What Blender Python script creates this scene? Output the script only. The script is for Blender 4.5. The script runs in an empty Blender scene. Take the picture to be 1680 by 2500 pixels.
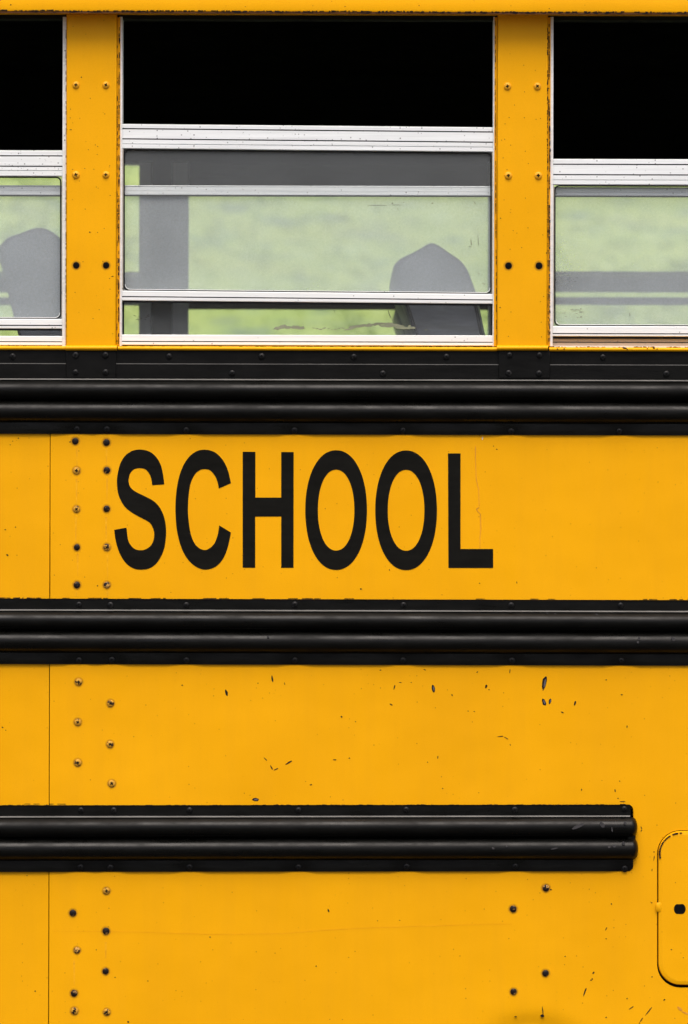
import bpy, bmesh, math, random
from mathutils import Vector, geometry
random.seed(11)
rnd = random.random
R = math.radians
sc = bpy.context.scene
C = sc.collection

# ------------------------------------------------------------------ camera, sky, sun, exposure
S = 0.0007            # metres per photograph pixel on the bus side
ZC = 1.495            # height of the picture centre above the ground
D = 10.0              # camera distance
ROLL = 0.0024
cam_d = bpy.data.cameras.new('camera')
cam = bpy.data.objects.new('camera', cam_d); C.objects.link(cam); sc.camera = cam
cam.location = (0, -D, ZC)
cam.rotation_euler = (R(90), 0, 0)
cam.rotation_mode = 'QUATERNION'
from mathutils import Euler, Quaternion
cam.rotation_quaternion = Euler((R(90), 0, 0)).to_quaternion() @ Quaternion((0, 0, 1), ROLL)
cam_d.sensor_fit = 'HORIZONTAL'; cam_d.sensor_width = 24
cam_d.lens = 24 * D / (1680 * S)
cam_d.clip_start = 0.1; cam_d.clip_end = 600
cam_d.dof.use_dof = True; cam_d.dof.focus_distance = D; cam_d.dof.aperture_fstop = 8.5

w = bpy.data.worlds.new('World'); sc.world = w; w.use_nodes = True
nt = w.node_tree; bg = nt.nodes['Background']
sky = nt.nodes.new('ShaderNodeTexSky'); sky.sky_type = 'NISHITA'; sky.sun_disc = False
SUN_EL, SUN_AZ = 62, -14            # azimuth measured from the camera's side of the bus
sky.sun_elevation = R(SUN_EL); sky.sun_rotation = R(180 + SUN_AZ)
sky.air_density = 0.7; sky.dust_density = 6.0; sky.ozone_density = 0.6
nt.links.new(sky.outputs[0], bg.inputs[0]); bg.inputs[1].default_value = 0.13
sl = bpy.data.lights.new('sun', 'SUN'); so = bpy.data.objects.new('sun', sl); C.objects.link(so)
sl.energy = 1.5; sl.angle = R(40); sl.color = (1.0, 0.97, 0.935)
sd = Vector((math.sin(R(SUN_AZ)) * math.cos(R(SUN_EL)), -math.cos(R(SUN_AZ)) * math.cos(R(SUN_EL)), math.sin(R(SUN_EL))))
so.rotation_euler = sd.to_track_quat('Z', 'Y').to_euler()
so.location = (0, -5, 8)
vs = sc.view_settings
vs.view_transform = 'Standard'; vs.look = 'None'; vs.gamma = 1; vs.use_curve_mapping = False
vs.exposure = 0.52
sc.render.resolution_x = 688; sc.render.resolution_y = 1024

# ------------------------------------------------------------------ measuring helpers
def W0(px, py, y=0.0):
    return (( px - 840) * S, y, ZC + (1250 - py) * S)
def W(px, py, y=0.0):                 # the same with the camera's small roll taken out
    dx, dy = px - 840, py - 1250
    return W0(840 + dx + ROLL * dy, 1250 + dy - ROLL * dx, y)
def far(px, py, y):                   # size and place of something measured through the windows
    k = (D + y) / D
    x, _, z = W(px, py)
    return (x * k, y, ZC + (z - ZC) * k)

# ------------------------------------------------------------------ materials
MATS = {}
def newmat(name):
    m = bpy.data.materials.new(name); m.use_nodes = True
    MATS[name] = m
    return m, m.node_tree, m.node_tree.nodes, m.node_tree.links, m.node_tree.nodes['Principled BSDF']
def N(nodes, t, **kw):
    n = nodes.new(t)
    for k, v in kw.items(): setattr(n, k, v)
    return n
def noise(nodes, links, scale, detail=3, rough=0.5, vec=None, stretch=None):
    tc = vec
    if tc is None:
        t = nodes.new('ShaderNodeTexCoord'); tc = t.outputs['Object']
    if stretch:
        mp = nodes.new('ShaderNodeMapping'); mp.inputs['Scale'].default_value = stretch
        links.new(tc, mp.inputs[0]); tc = mp.outputs[0]
    n = nodes.new('ShaderNodeTexNoise'); n.inputs['Scale'].default_value = scale
    n.inputs['Detail'].default_value = detail; n.inputs['Roughness'].default_value = rough
    links.new(tc, n.inputs['Vector'])
    return n.outputs['Fac']
def ramp(nodes, links, src, stops):
    r = nodes.new('ShaderNodeValToRGB'); e = r.color_ramp.elements
    while len(e) > 1: e.remove(e[-1])
    e[0].position = stops[0][0]; e[0].color = (*stops[0][1], 1)
    for p, c in stops[1:]:
        x = e.new(p); x.color = (*c, 1)
    links.new(src, r.inputs[0]); return r.outputs[0]
def mixc(nodes, links, fac, a, b, mode='MIX'):
    m = nodes.new('ShaderNodeMix'); m.data_type = 'RGBA'; m.blend_type = mode
    for s, v in ((0, fac), (6, a), (7, b)):
        if isinstance(v, (int, float)): m.inputs[s].default_value = v
        elif isinstance(v, tuple): m.inputs[s].default_value = (*v, 1)
        else: links.new(v, m.inputs[s])
    return m.outputs[2]
def maprange(nodes, links, src, a, b, c=0.0, d=1.0):
    m = nodes.new('ShaderNodeMapRange'); m.clamp = True
    links.new(src, m.inputs[0])
    for i, v in enumerate((a, b, c, d)): m.inputs[i + 1].default_value = v
    return m.outputs[0]
def math_(nodes, links, op, a, b):
    m = nodes.new('ShaderNodeMath'); m.operation = op
    for i, v in enumerate((a, b)):
        if isinstance(v, (int, float)): m.inputs[i].default_value = v
        else: links.new(v, m.inputs[i])
    return m.outputs[0]
def bump(nodes, links, src, strength, dist, p):
    b = nodes.new('ShaderNodeBump'); b.inputs['Strength'].default_value = strength; b.inputs['Distance'].default_value = dist
    links.new(src, b.inputs['Height']); links.new(b.outputs[0], p.inputs['Normal'])

YEL = (0.845, 0.388, 0.0008)
def paint(name, base, rough=0.42, speck=1.0, mottle=0.055, bumpk=0.5):
    m, t, n, l, p = newmat(name)
    big = noise(n, l, 4.0, 3)
    streak = noise(n, l, 9.0, 4, 0.6, stretch=(3.0, 1.0, 0.35))
    fine = noise(n, l, 900, 2)
    dk = tuple(c * 0.80 for c in base); lt = (min(1, base[0] * 1.03), min(1, base[1] * 1.05), base[2] * 1.6)
    c1 = mixc(n, l, maprange(n, l, big, 0.32, 0.7), tuple(c * (1 - mottle) for c in base), lt)
    c2 = mixc(n, l, maprange(n, l, streak, 0.45, 0.8, 0, 0.34), c1, tuple(c * 0.88 for c in base))
    c3 = mixc(n, l, maprange(n, l, fine, 0.52, 0.78, 0, 0.5), c2, dk)
    # tiny brown specks of road dirt
    tc = n.new('ShaderNodeTexCoord')
    vo = n.new('ShaderNodeTexVoronoi'); vo.inputs['Scale'].default_value = 95; vo.inputs['Randomness'].default_value = 1
    l.new(tc.outputs['Object'], vo.inputs['Vector'])
    sepc = n.new('ShaderNodeSeparateColor'); l.new(vo.outputs['Color'], sepc.inputs[0])
    near = maprange(n, l, vo.outputs['Distance'], 0.05, 0.13, 1, 0)
    some = maprange(n, l, sepc.outputs[0], 0.62, 0.95, 0, 0.75 * speck)
    c4 = mixc(n, l, math_(n, l, 'MULTIPLY', near, some), c3, (base[0] * 0.30, base[1] * 0.22, 0.006))
    l.new(c4, p.inputs['Base Color'])
    rr = maprange(n, l, streak, 0.3, 0.8, rough - 0.06, rough + 0.12); l.new(rr, p.inputs['Roughness'])
    p.inputs['Specular IOR Level'].default_value = 0.13
    wav = noise(n, l, 7.0, 2); peel = noise(n, l, 420, 2)
    h = math_(n, l, 'ADD', math_(n, l, 'MULTIPLY', wav, 1.0), math_(n, l, 'MULTIPLY', peel, 0.006))
    bump(n, l, h, 0.28 * bumpk, 0.02, p)
    return m
paint('yellow_paint', YEL)
paint('yellow_trim', (YEL[0] * 1.02, YEL[1] * 1.03, YEL[2]), speck=1.4)

def black(name, base, rough, streaks=True, spec=0.5):
    m, t, n, l, p = newmat(name)
    a = noise(n, l, 30, 5, 0.65, stretch=(0.5, 1, 2.5)); f = noise(n, l, 1100, 2)
    c = mixc(n, l, maprange(n, l, a, 0.35, 0.75), base, tuple(min(0.95, x * 1.6 + 0.0006) for x in base))
    c = mixc(n, l, maprange(n, l, f, 0.62, 0.8, 0, 0.35), c, tuple(min(1, x * 2.2 + 0.006) for x in base))
    l.new(c, p.inputs['Base Color'])
    pat = noise(n, l, 9, 5, 0.7, stretch=(1.0, 1, 2.0))
    l.new(math_(n, l, 'ADD', maprange(n, l, a, 0.3, 0.75, rough - 0.05, rough + 0.12), maprange(n, l, pat, 0.40, 0.68, -0.05, 0.16)), p.inputs['Roughness'])
    l.new(maprange(n, l, pat, 0.35, 0.7, spec * 1.15, spec * 0.7), p.inputs['Specular IOR Level'])
    bump(n, l, math_(n, l, 'ADD', a, math_(n, l, 'MULTIPLY', f, 0.12)), 0.10, 0.004, p)
    return m
black('black_rail', (0.0022, 0.0022, 0.0018), 0.31, spec=0.16)
black('black_panel', (0.0035, 0.0035, 0.0033), 0.45, spec=0.10)
black('worn_highlight_edge', (0.10, 0.097, 0.09), 0.40)
black('vinyl_letter', (0.0058, 0.0056, 0.0046), 0.62, spec=0.05)
black('rubber_gasket', (0.008, 0.008, 0.008), 0.6, spec=0.25)
black('chip_dark', (0.008, 0.005, 0.006), 0.7, spec=0.15)
black('chip_grey', (0.085, 0.075, 0.085), 0.6, spec=0.3)
black('scuff', (0.035, 0.033, 0.034), 0.5, spec=0.3)
black('hole_dark', (0.004, 0.004, 0.004), 0.8, spec=0.05)
black('rust', (0.075, 0.030, 0.010), 0.8, spec=0.1)
black('stain_brown', (0.50, 0.215, 0.02), 0.7, spec=0.2)
black('stain_faint', (0.70, 0.305, 0.004), 0.6, spec=0.2)
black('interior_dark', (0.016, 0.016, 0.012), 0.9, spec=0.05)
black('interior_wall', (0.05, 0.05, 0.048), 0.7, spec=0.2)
black('interior_frame', (0.86, 0.87, 0.90), 0.5, spec=0.3)
black('splash', (0.20, 0.205, 0.14), 0.9, spec=0.1)
black('seat_vinyl', (0.15, 0.16, 0.185), 0.45, spec=0.4)
black('floor_vinyl', (0.24, 0.24, 0.23), 0.6, spec=0.3)
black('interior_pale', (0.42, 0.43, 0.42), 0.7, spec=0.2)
black('seat_side', (0.055, 0.055, 0.058), 0.55, spec=0.3)

def aluminium(name, base, specks):
    m, t, n, l, p = newmat(name)
    g = noise(n, l, 60, 5, 0.7, stretch=(0.06, 1, 3)); b = noise(n, l, 14, 3)
    c = mixc(n, l, maprange(n, l, g, 0.3, 0.7), tuple(x * 0.80 for x in base), base)
    c = mixc(n, l, maprange(n, l, b, 0.45, 0.8, 0, 0.25), c, tuple(x * 0.80 for x in base))
    tc = n.new('ShaderNodeTexCoord')
    vo = n.new('ShaderNodeTexVoronoi'); vo.inputs['Scale'].default_value = 190; l.new(tc.outputs['Object'], vo.inputs['Vector'])
    sepc = n.new('ShaderNodeSeparateColor'); l.new(vo.outputs['Color'], sepc.inputs[0])
    near = maprange(n, l, vo.outputs['Distance'], 0.14, 0.30, 1, 0)
    some = maprange(n, l, sepc.outputs[0], 1 - 0.42 * specks, 1.0, 0, 0.95)
    c = mixc(n, l, math_(n, l, 'MULTIPLY', near, some), c, (0.09, 0.085, 0.08))
    l.new(c, p.inputs['Base Color']); p.inputs['Metallic'].default_value = 0.03
    l.new(maprange(n, l, g, 0.3, 0.7, 0.38, 0.55), p.inputs['Roughness'])
    bump(n, l, g, 0.05, 0.002, p)
aluminium('aluminium', (0.885, 0.915, 0.915), 0.75)
aluminium('aluminium_pitted', (0.885, 0.915, 0.905), 1.4)
aluminium('aluminium_clean', (0.90, 0.92, 0.905), 0.25)
aluminium('aluminium_dull_shaded', (0.62, 0.56, 0.48), 0.5)

def screwmat(name, a, b, thr):
    m, t, n, l, p = newmat(name)
    tc = n.new('ShaderNodeTexCoord'); oi = n.new('ShaderNodeObjectInfo')
    ad = n.new('ShaderNodeVectorMath'); ad.operation = 'ADD'
    cx = n.new('ShaderNodeCombineXYZ'); l.new(math_(n, l, 'MULTIPLY', oi.outputs['Random'], 9.0), cx.inputs[0]); l.new(math_(n, l, 'MULTIPLY', oi.outputs['Random'], 5.0), cx.inputs[2])
    l.new(tc.outputs['Object'], ad.inputs[0]); l.new(cx.outputs[0], ad.inputs[1])
    f = noise(n, l, 170, 3, 0.6, vec=ad.outputs[0])
    c = mixc(n, l, maprange(n, l, f, thr, thr + 0.05), a, b)
    l.new(c, p.inputs['Base Color']); p.inputs['Roughness'].default_value = 0.42; p.inputs['Specular IOR Level'].default_value = 0.22
screwmat('screw_yellow', (YEL[0] * .92, YEL[1] * .98, 0.02), (0.30, 0.11, 0.012), 0.70)
screwmat('screw_bare', (0.58, 0.30, 0.03), (0.03, 0.018, 0.012), 0.55)
screwmat('screw_chipped', (0.55, 0.30, 0.07), (0.010, 0.007, 0.007), 0.46)
screwmat('screw_dark', (0.009, 0.006, 0.006), (0.34, 0.19, 0.06), 0.60)
screwmat('screw_black', (0.005, 0.005, 0.005), (0.022, 0.021, 0.020), 0.58)
screwmat('screw_deep_black', (0.003, 0.003, 0.003), (0.006, 0.006, 0.006), 0.56)  # deeper black, for the lower flange screws

def halo(name, col, amount, r0, r1):
    m, t, n, l, p = newmat(name)
    out = n['Material Output']
    tc = n.new('ShaderNodeTexCoord'); ln = n.new('ShaderNodeVectorMath'); ln.operation = 'LENGTH'
    l.new(tc.outputs['Object'], ln.inputs[0])
    g = noise(n, l, 160, 2)
    a = math_(n, l, 'MULTIPLY', maprange(n, l, ln.outputs['Value'], r0, r1, 1, 0), maprange(n, l, g, 0.25, 0.7, 0.35 * amount, amount))
    tr = n.new('ShaderNodeBsdfTransparent'); mx = n.new('ShaderNodeMixShader')
    p.inputs['Base Color'].default_value = (*col, 1); p.inputs['Roughness'].default_value = 0.7
    l.new(a, mx.inputs[0]); l.new(tr.outputs[0], mx.inputs[1]); l.new(p.outputs[0], mx.inputs[2]); l.new(mx.outputs[0], out.inputs[0])
halo('grime_halo', (0.10, 0.028, 0.008), 0.62, 0.0050, 0.0092)

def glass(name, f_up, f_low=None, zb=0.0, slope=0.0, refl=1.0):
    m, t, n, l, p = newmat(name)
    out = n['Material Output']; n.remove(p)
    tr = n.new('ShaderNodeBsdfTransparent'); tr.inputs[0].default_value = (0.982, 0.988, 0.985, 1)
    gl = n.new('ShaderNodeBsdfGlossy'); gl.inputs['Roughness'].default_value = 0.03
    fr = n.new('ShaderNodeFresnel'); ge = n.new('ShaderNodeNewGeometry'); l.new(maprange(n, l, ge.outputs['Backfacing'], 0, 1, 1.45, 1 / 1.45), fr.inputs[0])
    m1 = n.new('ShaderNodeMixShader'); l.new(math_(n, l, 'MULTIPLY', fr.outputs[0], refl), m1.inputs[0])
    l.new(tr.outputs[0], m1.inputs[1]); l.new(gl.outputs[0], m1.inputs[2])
    df = n.new('ShaderNodeBsdfDiffuse'); df.inputs[0].default_value = (0.72, 0.785, 0.825, 1)  # pale film paints in the sky's reflected veil, plus some dust
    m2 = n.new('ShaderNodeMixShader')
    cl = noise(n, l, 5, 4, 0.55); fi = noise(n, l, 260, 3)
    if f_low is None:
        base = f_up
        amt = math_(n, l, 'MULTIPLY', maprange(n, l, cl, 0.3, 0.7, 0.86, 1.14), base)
    else:                              # painted sky veil: heavy behind the lowered sash, thin below it
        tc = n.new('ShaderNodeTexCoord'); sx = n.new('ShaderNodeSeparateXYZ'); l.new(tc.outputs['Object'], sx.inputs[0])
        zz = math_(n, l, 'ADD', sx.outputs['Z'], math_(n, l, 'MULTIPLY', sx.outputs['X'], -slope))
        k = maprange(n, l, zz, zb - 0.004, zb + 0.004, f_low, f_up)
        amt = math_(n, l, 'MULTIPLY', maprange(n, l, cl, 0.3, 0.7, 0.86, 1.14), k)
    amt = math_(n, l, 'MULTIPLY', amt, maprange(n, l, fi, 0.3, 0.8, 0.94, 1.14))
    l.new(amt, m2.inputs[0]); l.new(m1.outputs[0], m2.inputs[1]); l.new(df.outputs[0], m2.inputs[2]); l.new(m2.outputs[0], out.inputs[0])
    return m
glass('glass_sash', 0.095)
glass('glass_clear', 0.0, refl=0.5)
glass('glass_far', 0.03, refl=0.6)

m, t, n, l, p = newmat('grass')
a = noise(n, l, 3.2, 3, 0.5); b = noise(n, l, 1.1, 3); d = noise(n, l, 6, 4, 0.6)
c = ramp(n, l, a, [(0.32, (0.165, 0.23, 0.16)), (0.44, (0.265, 0.36, 0.12)), (0.56, (0.335, 0.42, 0.13)), (0.70, (0.29, 0.39, 0.20))])
c = mixc(n, l, maprange(n, l, d, 0.35, 0.7, 0, 0.25), c, (0.26, 0.37, 0.10))
c = mixc(n, l, maprange(n, l, b, 0.4, 0.7, 0, 0.4), c, (0.34, 0.39, 0.12))
l.new(c, p.inputs['Base Color']); p.inputs['Roughness'].default_value = 0.9; p.inputs['Specular IOR Level'].default_value = 0.1
m, t, n, l, p = newmat('asphalt')
a = noise(n, l, 40, 5); c = ramp(n, l, a, [(0.3, (0.035, 0.035, 0.034)), (0.7, (0.065, 0.063, 0.060))])
l.new(c, p.inputs['Base Color']); p.inputs['Roughness'].default_value = 0.9

# ------------------------------------------------------------------ mesh helpers
class MB:
    def __init__(s): s.v = []; s.f = []; s.m = []
    def add(s, vs, fs, mi=0):
        o = len(s.v); s.v += [tuple(x) for x in vs]
        s.f += [tuple(i + o for i in f) for f in fs]; s.m += [mi] * len(fs)
    def box3(s, a, b, mi=0):
        x0, y0, z0 = (min(a[i], b[i]) for i in range(3)); x1, y1, z1 = (max(a[i], b[i]) for i in range(3))
        s.add([(x0,y0,z0),(x1,y0,z0),(x1,y1,z0),(x0,y1,z0),(x0,y0,z1),(x1,y0,z1),(x1,y1,z1),(x0,y1,z1)],
              [(0,1,5,4),(1,2,6,5),(2,3,7,6),(3,0,4,7),(4,5,6,7),(3,2,1,0)], mi)
    def box(s, x0, y0, x1, y1, ya, yb, mi=0):         # photograph pixels, depth in metres
        cx, cy = (x0 + x1) / 2, (y0 + y1) / 2
        c = W(cx, cy); hx, hz = abs(x1 - x0) / 2 * S, abs(y1 - y0) / 2 * S
        s.box3((c[0] - hx, ya, c[2] - hz), (c[0] + hx, yb, c[2] + hz), mi)
    def poly(s, pts, ya, yb, mi=0):                   # outline (world x,z) as a plate from ya (front) to yb
        n = len(pts)
        tri = geometry.tessellate_polygon([[Vector((q[0], q[1], 0)) for q in pts]])
        vf = [(q[0], ya, q[1]) for q in pts] + [(q[0], yb, q[1]) for q in pts]
        ar = sum(pts[i][0] * pts[(i+1) % n][1] - pts[(i+1) % n][0] * pts[i][1] for i in range(n))
        fs = []
        for a, b, c in tri:
            A, B, Cc = (Vector(pts[i]) for i in (a, b, c))
            cr = (B - A).cross(Cc - A)
            fs.append((a, b, c) if cr > 0 else (a, c, b))
        for i in range(n):
            j = (i + 1) % n
            fs.append((i, i + n, j + n, j) if ar > 0 else (j, j + n, i + n, i))
        s.add(vf, fs, mi)
    def xprof(s, x0, x1, prof, slope=ROLL, mi=0, cap=True, seg=1, lift=None, trim=None):
        # profile: list of (depth y, pixel row at picture middle) swept along x; slope in pixel rows per pixel
        n = len(prof); vs = []; fs = []
        for k in range(seg + 1):
            px = x0 + (x1 - x0) * k / seg
            for q in prof:
                y = q[0] + (lift(px, q) if lift else 0)
                pe = px - (trim(q) if trim and k == seg else 0)
                vs.append(W(pe, q[1] + slope * (px - 840), y))
        for k in range(seg):
            for i in range(n):
                j = (i + 1) % n
                fs.append((k * n + i, k * n + j, (k + 1) * n + j, (k + 1) * n + i))
        if cap: fs += [tuple(range(n))[::-1], tuple(seg * n + i for i in range(n))]
        s.add(vs, fs, mi)
    def tube(s, pts, r, mi=0, seg=8, closed=False):
        n = len(pts); vs = []; fs = []
        for k in range(n):
            a = Vector(pts[(k - 1) % n] if closed or k else pts[0]); b = Vector(pts[(k + 1) % n] if closed or k < n - 1 else pts[-1])
            tdir = (b - a).normalized(); u = Vector((0, 1, 0)); v = tdir.cross(u).normalized()
            for i in range(seg):
                an = 2 * math.pi * i / seg
                vs.append(Vector(pts[k]) + u * (r * math.cos(an)) + v * (r * math.sin(an)))
        for k in range(n if closed else n - 1):
            k2 = (k + 1) % n
            for i in range(seg):
                j = (i + 1) % seg
                fs.append((k * seg + i, k * seg + j, k2 * seg + j, k2 * seg + i))
        s.add(vs, fs, mi)
    def build(s, name, mats, parent=None, bevel=0, smooth=30, recalc=True, loc=None):
        me = bpy.data.meshes.new(name); me.from_pydata(s.v, [], s.f)
        if isinstance(mats, str): mats = [mats]
        for q in mats: me.materials.append(MATS[q])
        for pgn, mi in zip(me.polygons, s.m): pgn.material_index = mi
        if recalc:
            bm = bmesh.new(); bm.from_mesh(me); bmesh.ops.recalc_face_normals(bm, faces=bm.faces); bm.to_mesh(me); bm.free()
        if smooth:
            for pgn in me.polygons: pgn.use_smooth = True
            me.set_sharp_from_angle(angle=R(smooth))
        o = bpy.data.objects.new(name, me); C.objects.link(o); o.parent = parent
        if loc: o.location = loc
        if bevel:
            bv = o.modifiers.new('bevel', 'BEVEL'); bv.width = bevel; bv.segments = 2; bv.limit_method = 'ANGLE'; bv.angle_limit = R(40)
        return o
def stuff(o): o['kind'] = 'stuff'; return o

# ------------------------------------------------------------------ setting: ground, hillside, grass
def hill_z(x, y):
    if y < 9: return 0.0
    t_ = (y - 9)
    return 0.012 * t_ * t_ if t_ < 9 else 0.972 + 0.216 * (t_ - 9) + 0.25 * math.sin(x * 0.21 + y * 0.13) * min(1, (t_ - 9) / 6) + 0.10 * math.sin(x * 0.9 - y * 0.5)
g = MB(); xs = [-60 + 120 * i / 80 for i in range(81)]; ys = [-40 + 130 * j / 130 for j in range(131)]
g.add([(x, y, hill_z(x, y) - 0.02) for y in ys for x in xs], [(j * 81 + i, j * 81 + i + 1, (j + 1) * 81 + i + 1, (j + 1) * 81 + i) for j in range(130) for i in range(80)])
o = g.build('hillside', 'grass', recalc=False); o['kind'] = 'structure'
o['label'] = 'pale green grassy hillside seen through the bus windows'
g = MB(); g.add([(-30, -30, 0), (30, -30, 0), (30, 6, 0), (-30, 6, 0)], [(0, 1, 2, 3)])
o = g.build('ground', 'asphalt', recalc=False); o['kind'] = 'structure'; o['label'] = 'grey asphalt ground under the bus'
g = MB(); rg = random.Random(3)
for i in range(9000):
    x, y = rg.uniform(-7, 7), rg.uniform(17, 36); z = hill_z(x, y) - 0.03
    for k in range(3):
        a = rg.uniform(0, 6.28); h = rg.uniform(0.03, 0.08); wd = rg.uniform(0.010, 0.022); le = rg.uniform(-0.08, 0.08)
        bx, by = x + rg.uniform(-.05, .05), y + rg.uniform(-.05, .05); ca, sa = math.cos(a) * wd, math.sin(a) * wd
        g.add([(bx - ca, by - sa, z), (bx + ca, by + sa, z), (bx + le, by + le * .5, z + h)], [(0, 1, 2)])
o = stuff(g.build('meadow_grass', 'grass', recalc=False, smooth=0)); o['label'] = 'loose grass blades growing over the hillside'; o['category'] = 'grass'

# ------------------------------------------------------------------ the bus
bus = bpy.data.objects.new('school_bus', None); C.objects.link(bus)
bus['label'] = 'worn yellow school bus side with black rub rails and half-lowered windows'; bus['category'] = 'bus'
XL, XR = -1950, 3450              # ends of the built length, in photograph pixels
WIDTH = 2.35
PITCH = 1054

# screws ------------------------------------------------------------
SCREW = {}
def screw_mesh(kind, head, recess, r=0.0060, h=0.0026, with_halo=False, tall=1.0):
    b = MB(); seg = 16
    rings = [(r * 1.0, 0.0006), (r * 0.99, -0.0006), (r * 0.88, -h * 0.62), (r * 0.62, -h * 0.92), (r * 0.30, -h)]
    vs = []
    for rr, y in rings:
        for i in range(seg): vs.append((rr * math.cos(6.28318 * i / seg), y * tall, rr * math.sin(6.28318 * i / seg)))
    fs = []
    for k in range(len(rings) - 1):
        for i in range(seg):
            j = (i + 1) % seg; fs.append((k * seg + i, k * seg + j, (k + 1) * seg + j, (k + 1) * seg + i))
    fs.append(tuple((len(rings) - 1) * seg + i for i in range(seg)))
    b.add(vs, fs, 0)
    if recess:
        a, c = r * 0.46, r * 0.15; yy = (-h - 0.00025) * tall
        pts = [(-c,-a),(c,-a),(c,-c),(a,-c),(a,c),(c,c),(c,a),(-c,a),(-c,c),(-a,c),(-a,-c),(-c,-c)]
        b.poly(pts, yy, -h * 0.5, 1)
    if with_halo:
        R2 = r * 2.0; vs = [(0, -0.0004, 0)] + [(R2 * math.cos(6.28318 * i / 20), -0.0004, R2 * math.sin(6.28318 * i / 20)) for i in range(20)]
        b.add(vs, [(0, i + 1, (i + 1) % 20 + 1) for i in range(20)], 2)
    ob = b.build('screw', [head, 'hole_dark', 'grime_halo'], recalc=False)
    bm = bmesh.new(); bm.from_mesh(ob.data); bmesh.ops.recalc_face_normals(bm, faces=[f for f in bm.faces if f.material_index < 2]); bm.to_mesh(ob.data); bm.free()
    me = ob.data; bpy.data.objects.remove(ob); SCREW[kind] = me
screw_mesh('yellow', 'screw_yellow', True, r=0.0062, h=0.0036)
screw_mesh('bare', 'screw_bare', True, with_halo=True, r=0.0059)
screw_mesh('chipped', 'screw_chipped', False, with_halo=True, r=0.0056)
screw_mesh('dark', 'screw_dark', False, with_halo=True, r=0.0056)
screw_mesh('hole', 'hole_dark', False, with_halo=True, r=0.0056, h=0.0012)
screw_mesh('black', 'screw_black', True, r=0.0054, h=0.003)
screw_mesh('deep_black', 'screw_deep_black', True, r=0.0056, h=0.0026)
def screw(parent, px, py, kind, y=0.0, name='screw'):
    o = bpy.data.objects.new(name, SCREW[kind]); C.objects.link(o); o.parent = parent
    o.location = W(px, py, y); o.rotation_euler = (0, rnd() * 6.28, 0); k = 0.94 + 0.12 * rnd(); o.scale = (k, 1, k)
    return o

# chips, scratches and worn edges ----------------------------------
def blob(cx, cy, ln, wd, ang, rg=random, n=10, jag=0.25):
    a = R(ang); pts = []
    for i in range(n):
        th = 2 * math.pi * i / n
        u = math.cos(th) * ln / 2; v = math.sin(th) * wd / 2 * (1 + 0.2 * math.cos(th))
        k = 1 + jag * (rg.random() - 0.5); u *= k; v *= k
        q = W(cx + u * math.cos(a) - v * math.sin(a), cy + u * math.sin(a) + v * math.cos(a))
        pts.append((q[0], q[2]))
    return pts
def chips(parent, items, y, mat='chip_dark', name='paint_chips'):
    b = MB()
    for it in items:
        cx, cy, ln, wd, an = it[:5]
        b.poly(blob(cx, cy, ln, max(wd, 2.0), an, n=12 if ln > 8 else 8), y - 0.0003, y + 0.0005, 1 if len(it) > 5 and it[5] == 2 else 0)
        if len(it) > 5 and it[5] == 1:
            b.poly(blob(cx + wd * .12, cy, ln * .62, wd * .5, an), y - 0.0005, y, 1)
    return stuff(b.build(name, [mat, 'chip_grey'], parent, smooth=0))
def polyline(parent, pts, wd, y, mat, name):
    b = MB()
    for (x0, y0, k0), (x1, y1, k1) in zip(pts, pts[1:]):
        dx, dy = x1 - x0, y1 - y0; L = math.hypot(dx, dy); nx, ny = -dy / L * wd / 2, dx / L * wd / 2
        q = [W(x0 + nx * k0, y0 + ny * k0), W(x1 + nx * k1, y1 + ny * k1), W(x1 - nx * k1, y1 - ny * k1), W(x0 - nx * k0, y0 - ny * k0)]
        b.poly([(p_[0], p_[2]) for p_ in q], y - 0.0003, y + 0.0004)
    return stuff(b.build(name, mat, parent, smooth=0))
def jag(b, x0, y0, x1, y1, y, wmin, wmax, step, fill, rg, off=1.5, mi=0, wander=0.5):
    """ragged line of missing paint between two photograph points"""
    L = math.hypot(x1 - x0, y1 - y0); ux, uy = (x1 - x0) / L, (y1 - y0) / L; nx, ny = -uy, ux
    t_ = 0; c = 0
    while t_ < L:
        run = step * (0.4 + 3 * rg.random())
        if rg.random() < fill:
            pu, pd = [], []; s_ = t_
            while s_ <= min(L, t_ + run):
                c += (rg.random() - 0.5) * wander; c *= 0.9
                wd = wmin + (wmax - wmin) * rg.random() ** 2
                px, py = x0 + ux * s_, y0 + uy * s_
                pu.append((px + nx * (c - wd / 2), py + ny * (c - wd / 2))); pd.append((px + nx * (c + wd / 2), py + ny * (c + wd / 2)))
                s_ += step * (0.5 + rg.random())
            for i in range(len(pu) - 1):
                q = [W(*pu[i]), W(*pu[i+1]), W(*pd[i+1]), W(*pd[i])]
                b.poly([(p_[0], p_[2]) for p_ in q], y - 0.0003, y + 0.0005, mi)
        t_ += run
rj = random.Random(21)

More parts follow.
